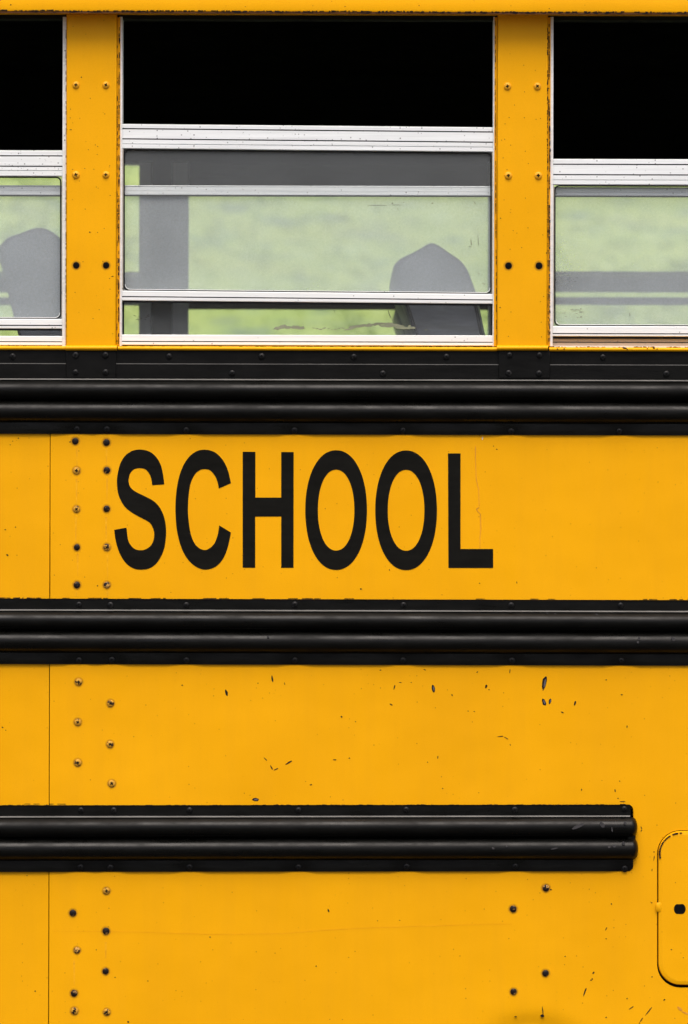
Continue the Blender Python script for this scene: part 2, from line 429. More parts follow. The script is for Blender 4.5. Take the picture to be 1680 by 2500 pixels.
# roof rail -----------------------------------------------------------
b = MB()
b.xprof(XL, XR, [(-0.034, -70), (-0.042, -62), (-0.044, 6), (-0.046, 28.5), (-0.045, 33.5), (-0.042, 36), (0.030, 36), (0.030, -70)])
rail = b.build('drip_rail', 'yellow_trim', bus, smooth=25)
b = MB(); jag(b, -80, 31, 1760, 36, -0.0460, 1.2, 4.6, 5, 0.93, rj, wander=1.0); jag(b, -80, 33.5, 1760, 38.5, -0.0457, 0.8, 3.2, 6, 0.5, rj, wander=.7)
stuff(b.build('worn_edge', 'chip_dark', rail, smooth=0))
b = MB(); b.xprof(XL, XR, [(-0.0420, 39), (-0.0456, 39), (-0.0456, 34.8), (-0.0420, 34.8)])
b.build('rail_lip', 'rust', rail)
chips(rail, [(30, 17, 3.5, 3, 0), (16, 24, 2.6, 2.4, 0), (335, 29, 9, 2, 0), (1005, 25, 4, 2, 10), (600, 22, 3, 2, 0)], -0.0452)
# roof above, arched across the bus
b = MB(); prof = []
zr = W0(0, -66)[2]
for i in range(17):
    th = math.pi * i / 16
    prof.append((WIDTH / 2 - math.cos(th) * (WIDTH / 2 + 0.05), zr + math.sin(th) ** 0.8 * 0.42))
inner = [(y * 0.985 + 0.02, z - 0.05) for y, z in prof[::-1]]
ring = prof + inner; nn = len(ring); x0, x1 = W0(XL, 0)[0], W0(XR, 0)[0]
b.add([(x0, y, z) for y, z in ring] + [(x1, y, z) for y, z in ring], [(i, (i + 1) % nn, (i + 1) % nn + nn, i + nn) for i in range(nn)],)
for i in range(len(b.m)): b.m[i] = 1 if i >= 16 else 0
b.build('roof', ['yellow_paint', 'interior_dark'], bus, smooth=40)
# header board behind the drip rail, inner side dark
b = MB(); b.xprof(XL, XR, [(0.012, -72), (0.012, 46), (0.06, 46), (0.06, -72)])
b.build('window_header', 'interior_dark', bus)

# pillars ---------------------------------------------------------------
PIL_SCREWS = {0: [(186, 208, 'yellow'), (259, 208, 'yellow'), (186, 427, 'yellow'), (259, 427, 'yellow'), (186.5, 648, 'hole'), (259.5, 648, 'hole')],
              1: [(1239, 211, 'yellow'), (1312, 211, 'yellow'), (1241, 429, 'yellow'), (1314, 429, 'yellow'), (1241.5, 649, 'hole'), (1316, 649, 'hole')]}
for n_ in range(-2, 4):
    x0 = 162 + PITCH * n_; x1 = 285 + PITCH * n_
    if n_ == 1: x0, x1 = 1214, 1337
    b = MB(); b.box(x0, 34, x1, 846, -0.006, 0.028)
    pil = b.build('pillar', 'yellow_paint', bus, bevel=0.0022, smooth=40)
    b = MB(); xm = (x0 + x1) / 2; pr = []          # rolled lip at the foot
    for i in range(9):
        a = math.pi * i / 8; pr.append((-0.0045 - 0.0062 * math.sin(a), 849.5 - 6.4 * math.cos(a)))
    pr += [(0.01, 856), (0.01, 843)]
    b.xprof(x0 - 1, x1 + 1, [(y, py + ROLL * (840 - xm) * -1 + ROLL * (xm - 840) * 0) if False else (y, py) for y, py in pr], slope=0)
    b.build('pillar_lip', 'yellow_trim', pil, smooth=50)
    b = MB(); b.box(x0 - 4, 40, x1 + 5, 856, 0.020, 0.05)
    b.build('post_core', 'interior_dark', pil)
    b = MB(); b.box(x1 + 0.5, 42, x1 + 8 if n_ != 1 else x1 + 7, 845, 0.0015, 0.0195)
    if n_ == 1: b.box(x0 - 7, 42, x0 - 0.5, 845, 0.0015, 0.0195)
    b.build('side_return', 'yellow_trim', pil)
    if n_ in (0, 1):
        for px, py, kd in PIL_SCREWS[n_]: screw(pil, px, py, kd, -0.006)
        b = MB()
        if n_ == 0:
            jag(b, 287, 60, 286.5, 842, -0.0061, 0.9, 2.2, 6, 0.55, rj); jag(b, 291.5, 60, 289, 842, -0.0012, 1.2, 3.6, 6, 0.72, rj, wander=.8)
            jag(b, 161.5, 60, 161.5, 842, -0.0061, 0.8, 1.8, 8, 0.7, rj, wander=.3)
        else:
            jag(b, 1336.5, 60, 1338.5, 842, -0.0061, 1.0, 3.0, 5, 0.72, rj); jag(b, 1341, 50, 1343, 842, -0.0012, 1.6, 4.2, 6, 0.85, rj, wander=.9)
            jag(b, 1209, 50, 1212.5, 842, -0.0012, 0.9, 2.2, 7, 0.7, rj, wander=.4)
        stuff(b.build('worn_edge', 'chip_dark', pil, smooth=0))
        sp = [(219, 567, 3, 3, 0), (275, 675, 6, 2.2, -10), (173, 317, 6, 2, 0), (199, 189, 3, 3, 0)] if n_ == 0 else [(1221, 751, 3, 3, 0), (1222, 533, 4, 2, 30), (1334, 618, 3, 3, 0), (1336, 340, 4, 2, 0)]
        for _ in range(26): sp.append((rj.uniform(x0 + 8, x1 - 8), rj.uniform(200, 835), 2.2, 2.0, 0))
        chips(pil, sp[:4], -0.006); chips(pil, sp[4:], -0.006, 'rust', 'dirt_specks')

# sill strips -------------------------------------------------------------
for n_ in range(-2, 3):
    x0, x1 = 287 + PITCH * n_, 1214 + PITCH * n_
    if n_ == -1: x0, x1 = -767, 160.5
    if n_ == 0: x0, x1 = 288, 1213
    if n_ == 1: x0, x1 = 1341, 2268
    pr = [(-0.0015 - 0.0052 * math.sin(math.pi * i / 8), 851.4 - 5.0 * math.cos(math.pi * i / 8)) for i in range(9)] + [(0.03, 856.4), (0.03, 846.4)]
    b = MB(); b.xprof(x0, x1, pr)
    st = b.build('sill_strip', 'yellow_trim', bus, smooth=50)
    if n_ in (-1, 0, 1):
        b = MB(); xa, xb = max(x0, -60), min(x1, 1740)
        jag(b, xa, 846.2 + ROLL * (xa - 840), xb, 846.2 + ROLL * (xb - 840), -0.0034, 0.9, 2.4 if n_ < 1 else 4.6, 6, 0.55 if n_ < 1 else 0.9, rj, wander=.5)
        stuff(b.build('worn_edge', 'chip_dark' if n_ < 1 else 'rust', st, smooth=0))
    if n_ == 1: chips(st, [(1361, 852, 4, 3, 0), (1377, 852, 4, 3, 0), (1525, 850, 11, 3, 8), (1531, 853, 5, 3, 40), (1580, 851, 3, 3, 0), (1596, 850, 6, 2.4, 0), (1604, 852, 3, 3, 0)], -0.0066)

# black belt panel under the windows -----------------------------------------
b = MB()
b.xprof(XL, XR, [(-0.0012, 856.5), (-0.0012, 889), (-0.0030, 890.5), (-0.0030, 926), (0.006, 926), (0.006, 856.5)])
belt = b.build('belt_panel', 'black_panel', bus, bevel=0.0006, smooth=20)
b = MB(); b.xprof(XL, XR, [(-0.0034, 888.6), (-0.0034, 890.2), (-0.001, 890.2), (-0.001, 888.6)]); b.build('lap_edge', 'worn_highlight_edge', belt)
for n_ in range(-2, 4):
    x0, x1 = 161 + PITCH * n_, 284 + PITCH * n_
    if n_ == 1: x0, x1 = 1217, 1343
    b = MB(); cc = (x0 + x1) / 2
    pts = [(x0, 857), (x1, 857), (x1, 923), (x0, 923)]
    b.poly([(W(*q)[0], W(*q)[2]) for q in pts], -0.0048, 0.0)
    pl = b.build('post_plate', 'black_panel', belt, bevel=0.001)
    if n_ == 0: sp = [(185, 867), (258, 867), (185, 909), (258, 909)]
    elif n_ == 1: sp = [(1244, 867), (1317, 867), (1242, 911), (1316, 912)]
    else: sp = []
    for q in sp: screw(belt, q[0], q[1], 'black', -0.0048)
for q in [(31, 870), (413, 870), (639, 870), (864, 871), (1090, 871), (1472, 872)]: screw(belt, q[0], q[1], 'black', -0.0012)
for q in [(567, 911), (935, 912), (1627, 913)]: screw(belt, q[0], q[1], 'black', -0.0030)

# rub rails ---------------------------------------------------------------------
def ridge(b, x0, x1, yc, rad, depth, slope, cap):
    """half-round rib; a rounded nose at x1 where cap is set"""
    na = 20; secs = []
    ns = 10 if cap else 0
    nose = 15
    stations = [(x0, 1.0), (x1 if not cap else x1 - nose, 1.0)]
    if cap: stations += [(x1 - nose + nose * math.sin(math.pi / 2 * k / ns), math.cos(math.pi / 2 * k / ns) ** 0.8) for k in range(1, ns + 1)]
    vs = []; fs = []
    for px, k in stations:
        for i in range(na + 1):
            a = math.pi * i / na; k2 = max(k, 0.02)
            # flattened half circle, a little squarer than round
            yy = -depth * (max(0.0, 1 - abs(math.cos(a)) ** 2.2) ** 0.62) * k2
            zz = yc - rad * math.cos(a) * k2
            vs.append(W(px, zz + slope * (px - 840), -0.002 + yy))
    m_ = na + 1
    for s_ in range(len(stations) - 1):
        for i in range(na): fs.append((s_ * m_ + i, s_ * m_ + i + 1, (s_ + 1) * m_ + i + 1, (s_ + 1) * m_ + i))
    fs.append(tuple(range(m_))[::-1])
    b.add(vs, fs)
def rub_rail(rows, x1, slope, screws_top, screws_bot, cap, ysc_t, ysc_b, top_y):
    t0, t1, r1a, r1b, r2b, bot = rows          # flange top, flange end, rib limits, bottom edge
    scr = [q[0] for q in screws_bot]
    def lift(px, q):                            # lower flange springs off the side between screws
        if q[1] < bot - 14 or q[0] > -0.001: return 0
        d_ = min((abs(px - s_) for s_ in scr), default=200)
        f_ = (q[1] - r2b) / (bot - r2b)
        return -0.0022 * f_ * (min(1, max(0, (d_ - 16) / 26)) if -100 < px < 1800 else 1)
    b = MB()
    prof = [(top_y, t0), (-0.0040, t0 + 1.5), (-0.0040, t0 + 5), (-0.0040, t0 + 11), (-0.0040, t1), (-0.0040, r2b), (-0.0040, bot - 12), (-0.0032, bot - 6), (-0.0024, bot), (-0.0008, bot), (-0.0006, t0)]
    def trim(q):                                # rounded corners at the free end
        e_ = min(q[1] - t0, bot - q[1]); return 9 * max(0, 1 - e_ / 11) ** 2
    b.xprof(XL, x1 - (10 if cap else 0), prof, slope=slope, seg=300, lift=lift, trim=trim if cap else None)
    flange = b.build('rub_rail', 'black_rail', bus, smooth=35)
    b = MB(); ridge(b, XL, x1, (r1a + r1b) / 2, (r1b - r1a) / 2, 0.0200, slope, cap); b.build('rib', 'black_rail', flange, smooth=60)
    b = MB(); ridge(b, XL, x1 + (2 if cap else 0), (r1b + r2b) / 2 - 0.5, (r2b - r1b) / 2, 0.0208, slope, cap); b.build('rib', 'black_rail', flange, smooth=60)
    if cap:
        b = MB(); b.box(x1 - 26, r1a + 6, x1 - 4.5, r2b - 6, -0.0105, -0.0005); b.build('end_cap', 'black_rail', flange, bevel=0.004, smooth=60)
    b = MB(); b.xprof(XL, x1 - (18 if cap else 0), [(-0.0040, t1 - 2.2), (-0.0072, t1 - 1.0), (-0.0085, t1 + 0.8), (-0.0070, t1 + 2.0), (-0.0040, t1 + 2.2)], slope=slope, seg=2)
    b.build('bead', 'worn_highlight_edge', flange, smooth=60)  # paler than the rail: highlight line painted in along a worn lip
    for q in screws_top: screw(flange, q[0], q[1], 'black' if len(q) < 3 else q[2], -0.0040)
    for q in screws_bot: screw(flange, q[0], q[1], 'deep_black', -0.0034)
    return flange
r1 = rub_rail((924, 928, 930, 980, 1034, 1061), XR, ROLL, [], [(188, 1048), (261, 1048), (455, 1050), (719, 1051), (984, 1051), (1248, 1053), (1512, 1053)], False, 0, 1050, -0.0042)
r2 = rub_rail((1463, 1491.5, 1493, 1541.5, 1596, 1623), XR, ROLL,
              [(193, 1476), (270, 1477), (455, 1477), (720, 1476), (985, 1477), (1248, 1478), (1515, 1478)],
              [(193, 1612), (273, 1611), (455, 1612), (720, 1612), (984, 1612), (1250, 1613), (1517, 1613)], False, 0, 0, -0.0042)
r3 = rub_rail((1965, 1993.5, 1995, 2046, 2101, 2127.5), 1556, -0.0012,
              [(198, 1978), (278, 1978), (463, 1978), (729, 1978), (992, 1977), (1257, 1977), (1524, 1975)],
              [(197, 2117), (270, 2118), (463, 2117), (729, 2117), (993, 2116), (1258, 2115), (1525, 2121)], True, 0, 0, -0.0042)
# worn paint along the top edges
b = MB(); jag(b, -40, 1459.6, 122, 1459.8, -0.0016, 1.2, 2.6, 7, 0.95, rj, wander=.3); jag(b, 125, 1459.8, 1740, 1463.4, -0.0016, 0.6, 1.3, 12, 0.5, rj, wander=.2); jag(b, -40, 1463.4, 1740, 1467.2, -0.0046, 0.8, 1.8, 9, 0.7, rj, wander=.3)
stuff(b.build('worn_edge', 'chip_dark', r2, smooth=0))
b = MB(); jag(b, -40, 1966.5, 60, 1966, -0.0044, 1.2, 3, 7, 0.9, rj); jag(b, 60, 1966.0, 1540, 1964.2, -0.0046, 0.8, 2.8, 6, 0.7, rj, wander=.6); jag(b, 60, 1962.8, 170, 1963, -0.0016, 0.7, 1.2, 12, 0.8, rj, wander=.2)
stuff(b.build('worn_edge', 'chip_dark', r3, smooth=0))
# scuffs on the nose of the lowest rail: small raised flakes on the ribs
b = MB()
for cx, cy, ln, wd, an, yy in [(1410, 2016, 34, 8, -22, -.0222), (1469, 2012, 17, 9, 55, -.0218), (1493, 2023, 12, 3, 80, -.0224), (1525, 2008, 8, 6, 70, -.0235), (1521, 2057, 9, 8, 70, -.0226), (1498, 2064, 8, 8, 0, -.0232), (1486, 2066, 7, 6, 0, -.0233), (1352, 2070, 18, 3, -12, -.0235), (1236, 2065, 4, 4, 0, -.0235), (1203, 2069, 7, 5, 30, -.0235)]:
    b.poly(blob(cx, cy, ln, wd, an), yy - 0.0006, yy + 0.003)
stuff(b.build('scuff_marks', 'scuff', r3, smooth=0))
b = MB()
for cx, cy, ln, wd, an, yy in [(1559, 1559, 8, 7, 60, -.0225), (1556, 1567, 6, 6, 0, -.0235), (1642, 1559, 13, 8, 35, -.0225), (655, 1554, 6, 5, 90, -.0225), (1336, 1497, 4, 3, 0, -.0125), (1355, 1498, 4, 3, 0, -.0130), (1456, 1500, 6, 4, 20, -.0140)]:
    b.poly(blob(cx, cy, ln, wd, an), yy - 0.0006, yy + 0.004)
stuff(b.build('scuff_marks', 'scuff', r2, smooth=0))

# side panels -------------------------------------------------------------------
def panel(x0, x1, y0, y1, yf, xs0=None):
    b = MB()
    xt0 = x0; xb0 = xs0 if xs0 is not None else x0
    q = [W0(840 + (x0 - 840), y0)]
    pts = [W(x0, y0)[0], W(x1, y0)[0]]
    zt, zb = W0(0, y0)[2], W0(0, y1)[2]
    xa, xb = W(x0, (y0 + y1) / 2)[0], W(x1, (y0 + y1) / 2)[0]
    b.box3((xa, yf, zb), (xb, yf + 0.004, zt))
    return b.build('side_panel', 'yellow_paint', bus, bevel=0.0006)
upL = panel(XL, 121.2, 1040, 1480, -0.0002); up = panel(123.0, XR, 1040, 1480, -0.0012)
loL = mdL = panel(XL, 118.4, 1600, 2950, -0.0002)
# lowest panel with the opening for the fuel flap and a shallow dent at the picture's foot
b = MB(); b.box3(W(XL, 850)[:1] + (0.0065,) + (W0(0, 2960)[2],), W(XR, 850)[:1] + (0.012,) + (W0(0, 926)[2],))
b.build('body_frame', 'hole_dark', bus)
FX0, FX1, FY0, FY1, FR = 1605, 2010, 2027.5, 2404.5, 54
def rrect(x0, y0, x1, y1, r, n=10):
    pts = []
    for cx, cy, a0 in ((x1 - r, y0 + r, -90), (x1 - r, y1 - r, 0), (x0 + r, y1 - r, 90), (x0 + r, y0 + r, 180)):
        for i in range(n + 1):
            a = R(a0 + 90 * i / n); pts.append((cx + r * math.cos(a), cy + r * math.sin(a)))
    return pts
b = MB()
outer = [(119.2, 2110), (XR, 2110), (XR, 2950), (119.2, 2950)]
hole = rrect(FX0 - 0.6, FY0 - 0.4, FX1 + 1.5, FY1 + 7, FR + 3)
# split the sheet into a left part (with a fine grid that carries the dent) and strips round the flap
def dent(px, py):
    r_ = math.hypot((px - 1300) / 120, (py - 2545) / 66)
    return 0.0050 * math.exp(-(max(0, r_ - 0.55) / 0.42) ** 2)
XS = 1560
gx = [120.2] + [400, 700, 900, 1000] + [1040 + 10 * i for i in range(52)] + [XS]
gy = [1600, 1985, 2200, 2300, 2380] + [2400 + 8 * i for i in range(41)] + [2800, 2950]
vs = [W(px if i_ else 120.4 - ROLL * (py - 2275), py, -0.0012 + dent(px, py)) for py in gy for i_, px in enumerate(gx)]; nx_ = len(gx)
b.add(vs, [(j * nx_ + i, j * nx_ + i + 1, (j + 1) * nx_ + i + 1, (j + 1) * nx_ + i) for j in range(len(gy) - 1) for i in range(nx_ - 1)])
# ring between the rectangle XS.. and the hole
hp = hole; rect = []
for (hx, hy) in hp:
    cx, cy = (FX0 + FX1) / 2, (FY0 + FY1) / 2
    dx, dy = hx - cx, hy - cy
    k = min(((FX1 + 60 - cx) / dx) if dx > 0 else ((XS - cx) / dx) if dx < 0 else 1e9, ((2500 - cy) / dy) if dy > 0 else ((1985 - cy) / dy) if dy < 0 else 1e9)
    rect.append((cx + dx * k, cy + dy * k))
nh = len(hp)
vs = [W(*q, -0.0012) for q in rect] + [W(*q, -0.0012) for q in hp] + [W(*q, 0.006) for q in hp]
b.add(vs, [(i, (i + 1) % nh, nh + (i + 1) % nh, nh + i) for i in range(nh)] + [(nh + i, nh + (i + 1) % nh, 2 * nh + (i + 1) % nh, 2 * nh + i) for i in range(nh)])
cx, cy = (FX0 + FX1) / 2, (FY0 + FY1) / 2
for cnr in ((XS, 1985), (FX1 + 60, 1985), (FX1 + 60, 2500), (XS, 2500)):       # rectangle corners left over by the fan
    best = sorted(range(nh), key=lambda i: math.hypot(rect[i][0] - cnr[0], rect[i][1] - cnr[1]))[:2]
    i0, i1 = sorted(best)
    b.add([W(*cnr, -0.0012), W(*rect[i0], -0.0012), W(*rect[i1], -0.0012)], [(0, 1, 2)])
for (xa, ya, xb, yb) in ((XS, 1600, XR, 1985), (XS, 2500, FX1 + 60, 2950), (FX1 + 60, 1985, XR, 2950)):
    b.add([W(xa, ya, -0.0012), W(xb, ya, -0.0012), W(xb, yb, -0.0012), W(xa, yb, -0.0012)], [(0, 1, 2, 3)])
lo = md = b.build('side_panel', 'yellow_paint', bus, smooth=30, recalc=False)
bm = bmesh.new(); bm.from_mesh(lo.data)
for f in bm.faces: f.normal_update()
bmesh.ops.remove_doubles(bm, verts=bm.verts, dist=1e-6); bmesh.ops.recalc_face_normals(bm, faces=bm.faces); bm.to_mesh(lo.data); bm.free()
# fuel flap
b = MB()
def flap_pts(ins): return rrect(FX0 + 2 + ins, FY0 + 1.5 + ins, FX1 - 2 - ins, FY1 - ins, FR - ins * .6)
o0, o1, o2 = flap_pts(0), flap_pts(1.6), flap_pts(9)
nf = len(o0)
vs = [W(*q, 0.004) for q in o0] + [W(*q, -0.0012) for q in o0] + [W(*q, -0.0036) for q in o1] + [W(*q, -0.0046) for q in o2]
fs = []
for k in range(3):
    for i in range(nf): j = (i + 1) % nf; fs.append((k * nf + i, k * nf + j, (k + 1) * nf + j, (k + 1) * nf + i))
b.add(vs, fs); b.add([W(*q, -0.0046) for q in o2], [tuple(range(nf))])
flap = b.build('fuel_flap', 'yellow_paint', bus, smooth=50)
kh = []
for i in range(24):
    a = 2 * math.pi * i / 24; kh.append((1659.5 + 14.5 * math.cos(a), 2219 + max(-12, min(12, 14.5 * math.sin(a)))))
b = MB(); b.poly([(W(*q)[0], W(*q)[2]) for q in kh], -0.0050, -0.003); b.build('lock_hole', 'hole_dark', flap, smooth=0)
b = MB()
hb = rrect(1601, 2203, 1616, 2226, 6, 4)
vs = [W(*q, -0.0044) for q in hb] + [W(1605 + (q[0] - 1605) * .5, 2212 + (q[1] - 2212) * .5, -0.0060) for q in hb]; nb_ = len(hb)
b.add(vs, [(i, (i + 1) % nb_, nb_ + (i + 1) % nb_, nb_ + i) for i in range(nb_)] + [tuple(range(nb_, 2 * nb_))])
b.build('hinge_bump', 'yellow_paint', flap, smooth=60)
b = MB()
arc = lambda a: (FX0 + FR + 4 - (FR - 1.5) * math.cos(R(a)), FY0 + FR + 2 - (FR - 4.0) * math.sin(R(a)))
for a0, a1, wd in ((-14, 6, 4.5), (6, 24, 3.4), (26, 36, 3.4), (38, 60, 3.0), (66, 82, 3.4), (86, 92, 2.5)):
    pts = [arc(a0 + (a1 - a0) * i / 6) for i in range(7)]
    for (xa, ya), (xb, yb) in zip(pts, pts[1:]):
        dx, dy = xb - xa, yb - ya; L = math.hypot(dx, dy); nx, ny = -dy / L * wd / 2, dx / L * wd / 2
        k0, k1 = .6 + .6 * rj.random(), .6 + .6 * rj.random()
        q = [W(xa + nx * k0, ya + ny * k0), W(xb + nx * k1, yb + ny * k1), W(xb - nx * k1, yb - ny * k1), W(xa - nx * k0, ya - ny * k0)]
        b.poly([(p_[0], p_[2]) for p_ in q], -0.0056, -0.003)
stuff(b.build('worn_edge', 'chip_dark', flap, smooth=0))
chips(flap, [(1639, 2318, 4, 3, 0), (1668, 2338, 3, 2, 0)], -0.0046, 'rust')

# rivets and screws of the panels
for q in [(184, 1077, 'dark'), (187, 1149, 'bare'), (187, 1243, 'bare'), (188, 1336, 'dark'), (188, 1428, 'dark'), (260, 1080, 'dark'), (261, 1148, 'dark'), (260.5, 1242, 'dark'), (261, 1336, 'bare'), (261, 1428, 'chipped')]:
    screw(up, q[0], q[1], q[2], -0.0012, 'rivet')
for q in [(192, 1665), (190, 1763), (190, 1862), (270, 1717), (269, 1817), (273, 1913)]: screw(md, q[0], q[1], 'bare', -0.0012)
for q in [(260, 2175, 'bare'), (178, 2229, 'dark'), (259, 2273, 'dark'), (188, 2320, 'chipped'), (258, 2371, 'dark'), (181, 2425, 'dark'), (182, 2468, 'bare'), (261, 2471, 'bare'), (1333, 2168, 'chipped'), (1253, 2219, 'dark'), (1332, 2376, 'dark'), (1254, 2421, 'dark')]:
    screw(lo, q[0], q[1], q[2], -0.0012)

# lettering ------------------------------------------------------------------------
def cat(pts, n=6):
    out = []
    for i in range(len(pts) - 1):
        p0, p1, p2, p3 = pts[max(0, i - 1)], pts[i], pts[i + 1], pts[min(len(pts) - 1, i + 2)]
        for k in range(n):
            t_ = k / n
            out.append(tuple(0.5 * (2 * p1[a] + (p2[a] - p0[a]) * t_ + (2 * p0[a] - 5 * p1[a] + 4 * p2[a] - p3[a]) * t_ ** 2 + (3 * p1[a] - p0[a] - 3 * p2[a] + p3[a]) * t_ ** 3) for a in (0, 1)))
    return out + [pts[-1]]
def letter(pts, ox, lab):
    pw = [W(ox + x / 4.9, 1080 + y / 4.9) for x, y in pts]
    b = MB(); b.poly([(q[0], q[2]) for q in pw], -0.0017, -0.0010)
    o = b.build('letter', 'vinyl_letter', up, smooth=0); o['label'] = lab
    return o
S_a = [(692,502),(680,400),(650,270),(590,170),(510,108),(405,85),(300,105),(215,170),(160,270),(131,400),(126,490),(138,600),(175,700),(235,785),(330,855),(440,915),(510,955),(550,1010),(572,1090),(560,1180),(520,1245),(465,1280),(405,1290),(345,1278),(295,1235),(258,1160),(240,1020)]
S_b = [(93,1045),(105,1140),(130,1250),(175,1360),(240,1450),(320,1505),(410,1522),(510,1508),(590,1455),(650,1370),(695,1250),(714,1090),(705,960),(675,850),(620,755),(550,692),(450,640),(350,590),(290,540),(267,480),(268,430),(285,370),(330,322),(400,308),(465,322),(510,370),(535,430),(548,512)]
letter(cat(S_a) + cat(S_b), 260, 'black letter S')
C_a = [(1490,488),(1455,340),(1395,215),(1300,120),(1180,87),(1070,110),(975,190),(900,320),(850,500),(828,700),(828,880),(845,1060),(890,1240),(960,1380),(1060,1480),(1180,1522),(1300,1490),(1390,1400),(1450,1260),(1490,1078)]
C_b = [(1350,993),(1330,1110),(1290,1210),(1235,1265),(1175,1288),(1110,1265),(1050,1200),(1005,1080),(982,920),(975,800),(985,620),(1010,480),(1060,380),(1120,332),(1180,320),(1240,335),(1295,395),(1328,470),(1345,552)]
letter(cat(C_a) + cat(C_b), 260, 'black letter C')
letter([(62,112),(214,113),(214,660),(523,660),(523,115),(672,116),(670,1500),(523,1500),(523,886),(212,888),(212,1499),(62,1499)], 580, 'black letter H')
def ring_letter(cx, cy, rx, ry, ix, iy, ox, lab):
    b = MB(); n_ = 96; ov, iv = [], []
    for i in range(n_):
        a = 2 * math.pi * i / n_; c_, s_ = math.cos(a), math.sin(a)
        e = 2 / 2.12
        f = lambda r1, r2: (cx + math.copysign(abs(c_) ** e, c_) * r1, cy + math.copysign(abs(s_) ** e, s_) * r2)
        ov.append(W(ox + f(rx, ry)[0] / 4.9, 1080 + f(rx, ry)[1] / 4.9)); iv.append(W(ox + f(ix, iy)[0] / 4.9, 1080 + f(ix, iy)[1] / 4.9))
    vs = [(q[0], y, q[2]) for y in (-0.0017, -0.0010) for ring_ in (ov, iv) for q in ring_]
    fs = []
    for i in range(n_):
        j = (i + 1) % n_
        fs += [(i, j, n_ + j, n_ + i), (i, j, 2 * n_ + j, 2 * n_ + i), (n_ + i, n_ + j, 3 * n_ + j, 3 * n_ + i)]
    b.add(vs, fs); o = b.build('letter', 'vinyl_letter', up, smooth=0); o['label'] = lab
ring_letter(1180, 810, 369, 716, 218, 484, 580, 'black letter O, the first of two')
ring_letter(449, 812, 369, 716, 219, 484, 900, 'black letter O, the second of two')
letter([(950,132),(1100,132),(1100,1275),(1490,1275),(1490,1502),(955,1502)], 900, 'black letter L')

# marks on the panels -----------------------------------------------------------------
chips(up, [(881, 1438, 4, 4, 0), (1262, 1422, 6, 2, 85), (1213, 1097, 3, 3, 0), (951, 1391, 5, 2, 80), (1205, 1089, 3, 2, 0), (1171, 1424, 3, 2, 0), (238, 1430, 3, 3, 0), (171, 1079, 4, 2.5, 0)], -0.0012)
chips(upL, [(18, 1355, 6, 4, 40), (13, 1293, 4, 3, 0), (38, 1287, 3, 3, 0), (45, 1070, 3.5, 3, 0), (31, 1077, 2.6, 2, 0), (25, 1086, 3, 2, 0)], -0.0002)
polyline(up, [(1161, 1088, .2), (1161, 1096, 1.3), (1161, 1112, .8), (1162, 1150, .6), (1163, 1172, .8), (1169, 1196, .6), (1170, 1236, .5)], 2.2, -0.0012, 'stain_brown', 'scratch')
polyline(up, [(1170, 1239, 1.0), (1163, 1243, .9), (1167, 1249, .9), (1173, 1255, .9), (1174, 1290, .9), (1172, 1315, .6), (1172, 1340, .4)], 2.2, -0.0012, 'stain_brown', 'scratch')
chips(up, [(1178, 1070, 8, 3, 90)], -0.0012, 'aluminium_dull_shaded', 'bare_spot')
chips(md, [(553,1691,16,6,75),(665,1657,17,4,80),(1058,1681,19,8,80,1),(963,1678,12,3,-75),(955,1720,8,3,30),(834,1750,5,4,60),(648,1853,11,2,45),(663,1874,13,3,62),(674,1878,13,2.4,-25),(705,1862,20,4,-30),(817,1855,9,2.5,0),(853,1851,4.5,3,0),(759,1916,6.5,3,-15),(624,1952,17,8,3,1),(1069,1849,8,2.5,-85),(1081,1925,3,3,0),(1104,1697,6,3,70),(1329,1668,35,10,-80,1),(1328,1714,19,9,70,1),(1343,1712,14,6,-75,1),(1404,1717,12,5,-75),(1373,1739,8,3,30),(1187,1676,10,5,-70),(1194,1684,3,2.4,0),(1165,1641,5,2.4,-30),(1245,1639,11,2,-85),(1480,1660,3.4,3,0),(1518,1696,4.4,3.4,0),(1531,1774,6,2.8,-85),(1143,1736,3,2.4,0),(1158,1737,4,2.4,0),(1222,1798,15,2.2,-5),(1236,1802,11,2.2,30),(1246,1818,5,2.2,70),(1004,1666,3,2,0),(977,1666,6,2,5),(929,1994-358,5,2.4,-10),(1037,1635,6,2.2,25),(868,1762,3,2.4,0),(695,1669,7,2,75),(445,1673,5,2.6,0),(630,1668,3,2.4,0),(1420,1928,5,2.6,-75),(1502,1930,7,3,80),(1509,1949,4,2.6,0),(1520,1957,14,2.2,0),(1513,1907,3,2.6,0),(1044,1861,3,2.4,0)], -0.0012)
chips(mdL, [(6, 1776, 4, 3.4, 0), (14, 1783, 3, 2, 0)], -0.0002)
chips(lo, [(802,2223,9,3.4,72),(772,2359,3.4,3.4,0),(1428,2422,23,3.2,-70),(1449,2375,7,4,-55),(1446,2390,5,3,80),(1443,2393,4,3,0),(1480,2268,9,2.2,-60),(1480,2292,3.4,2.4,0),(1541,2461,15,2.2,-35),(1583,2470,27,2.4,-52),(1566,2490,14,2.2,-55),(1622,2441,6,3,-40),(1480,2484,4.5,3,-30),(313,2495,4.4,4.4,0),(513,2288,4,3,80),(1324,2480,9,7,0),(1325,2466,20,2.2,83),(1259,2482,6,3,0),(1566,2021,8,2.2,70),(1566,2028,5,2.2,-50),(1591,2204,4,2.6,0),(1493,2207,3.4,3.4,0),(1380,2335,3.4,3,0),(1597,2080,4,2.4,0),(1597,2095,12,1.8,-82),(1592,2124,7,2,-85),(1592,2385,3.4,3,0),(1531,2438,3.4,3,0),(281,2386,3,2.4,0),(361,2395,3.4,2.4,0),(235,2319,3,2,0),(976,2247,3,2,0),(1345,2172,5,3,10),(922,2248,2.6,2,0)], -0.0012)
chips(loL, [(86, 2420, 4.4, 3, 0), (66, 2138, 3, 2.2, 0)], -0.0002)
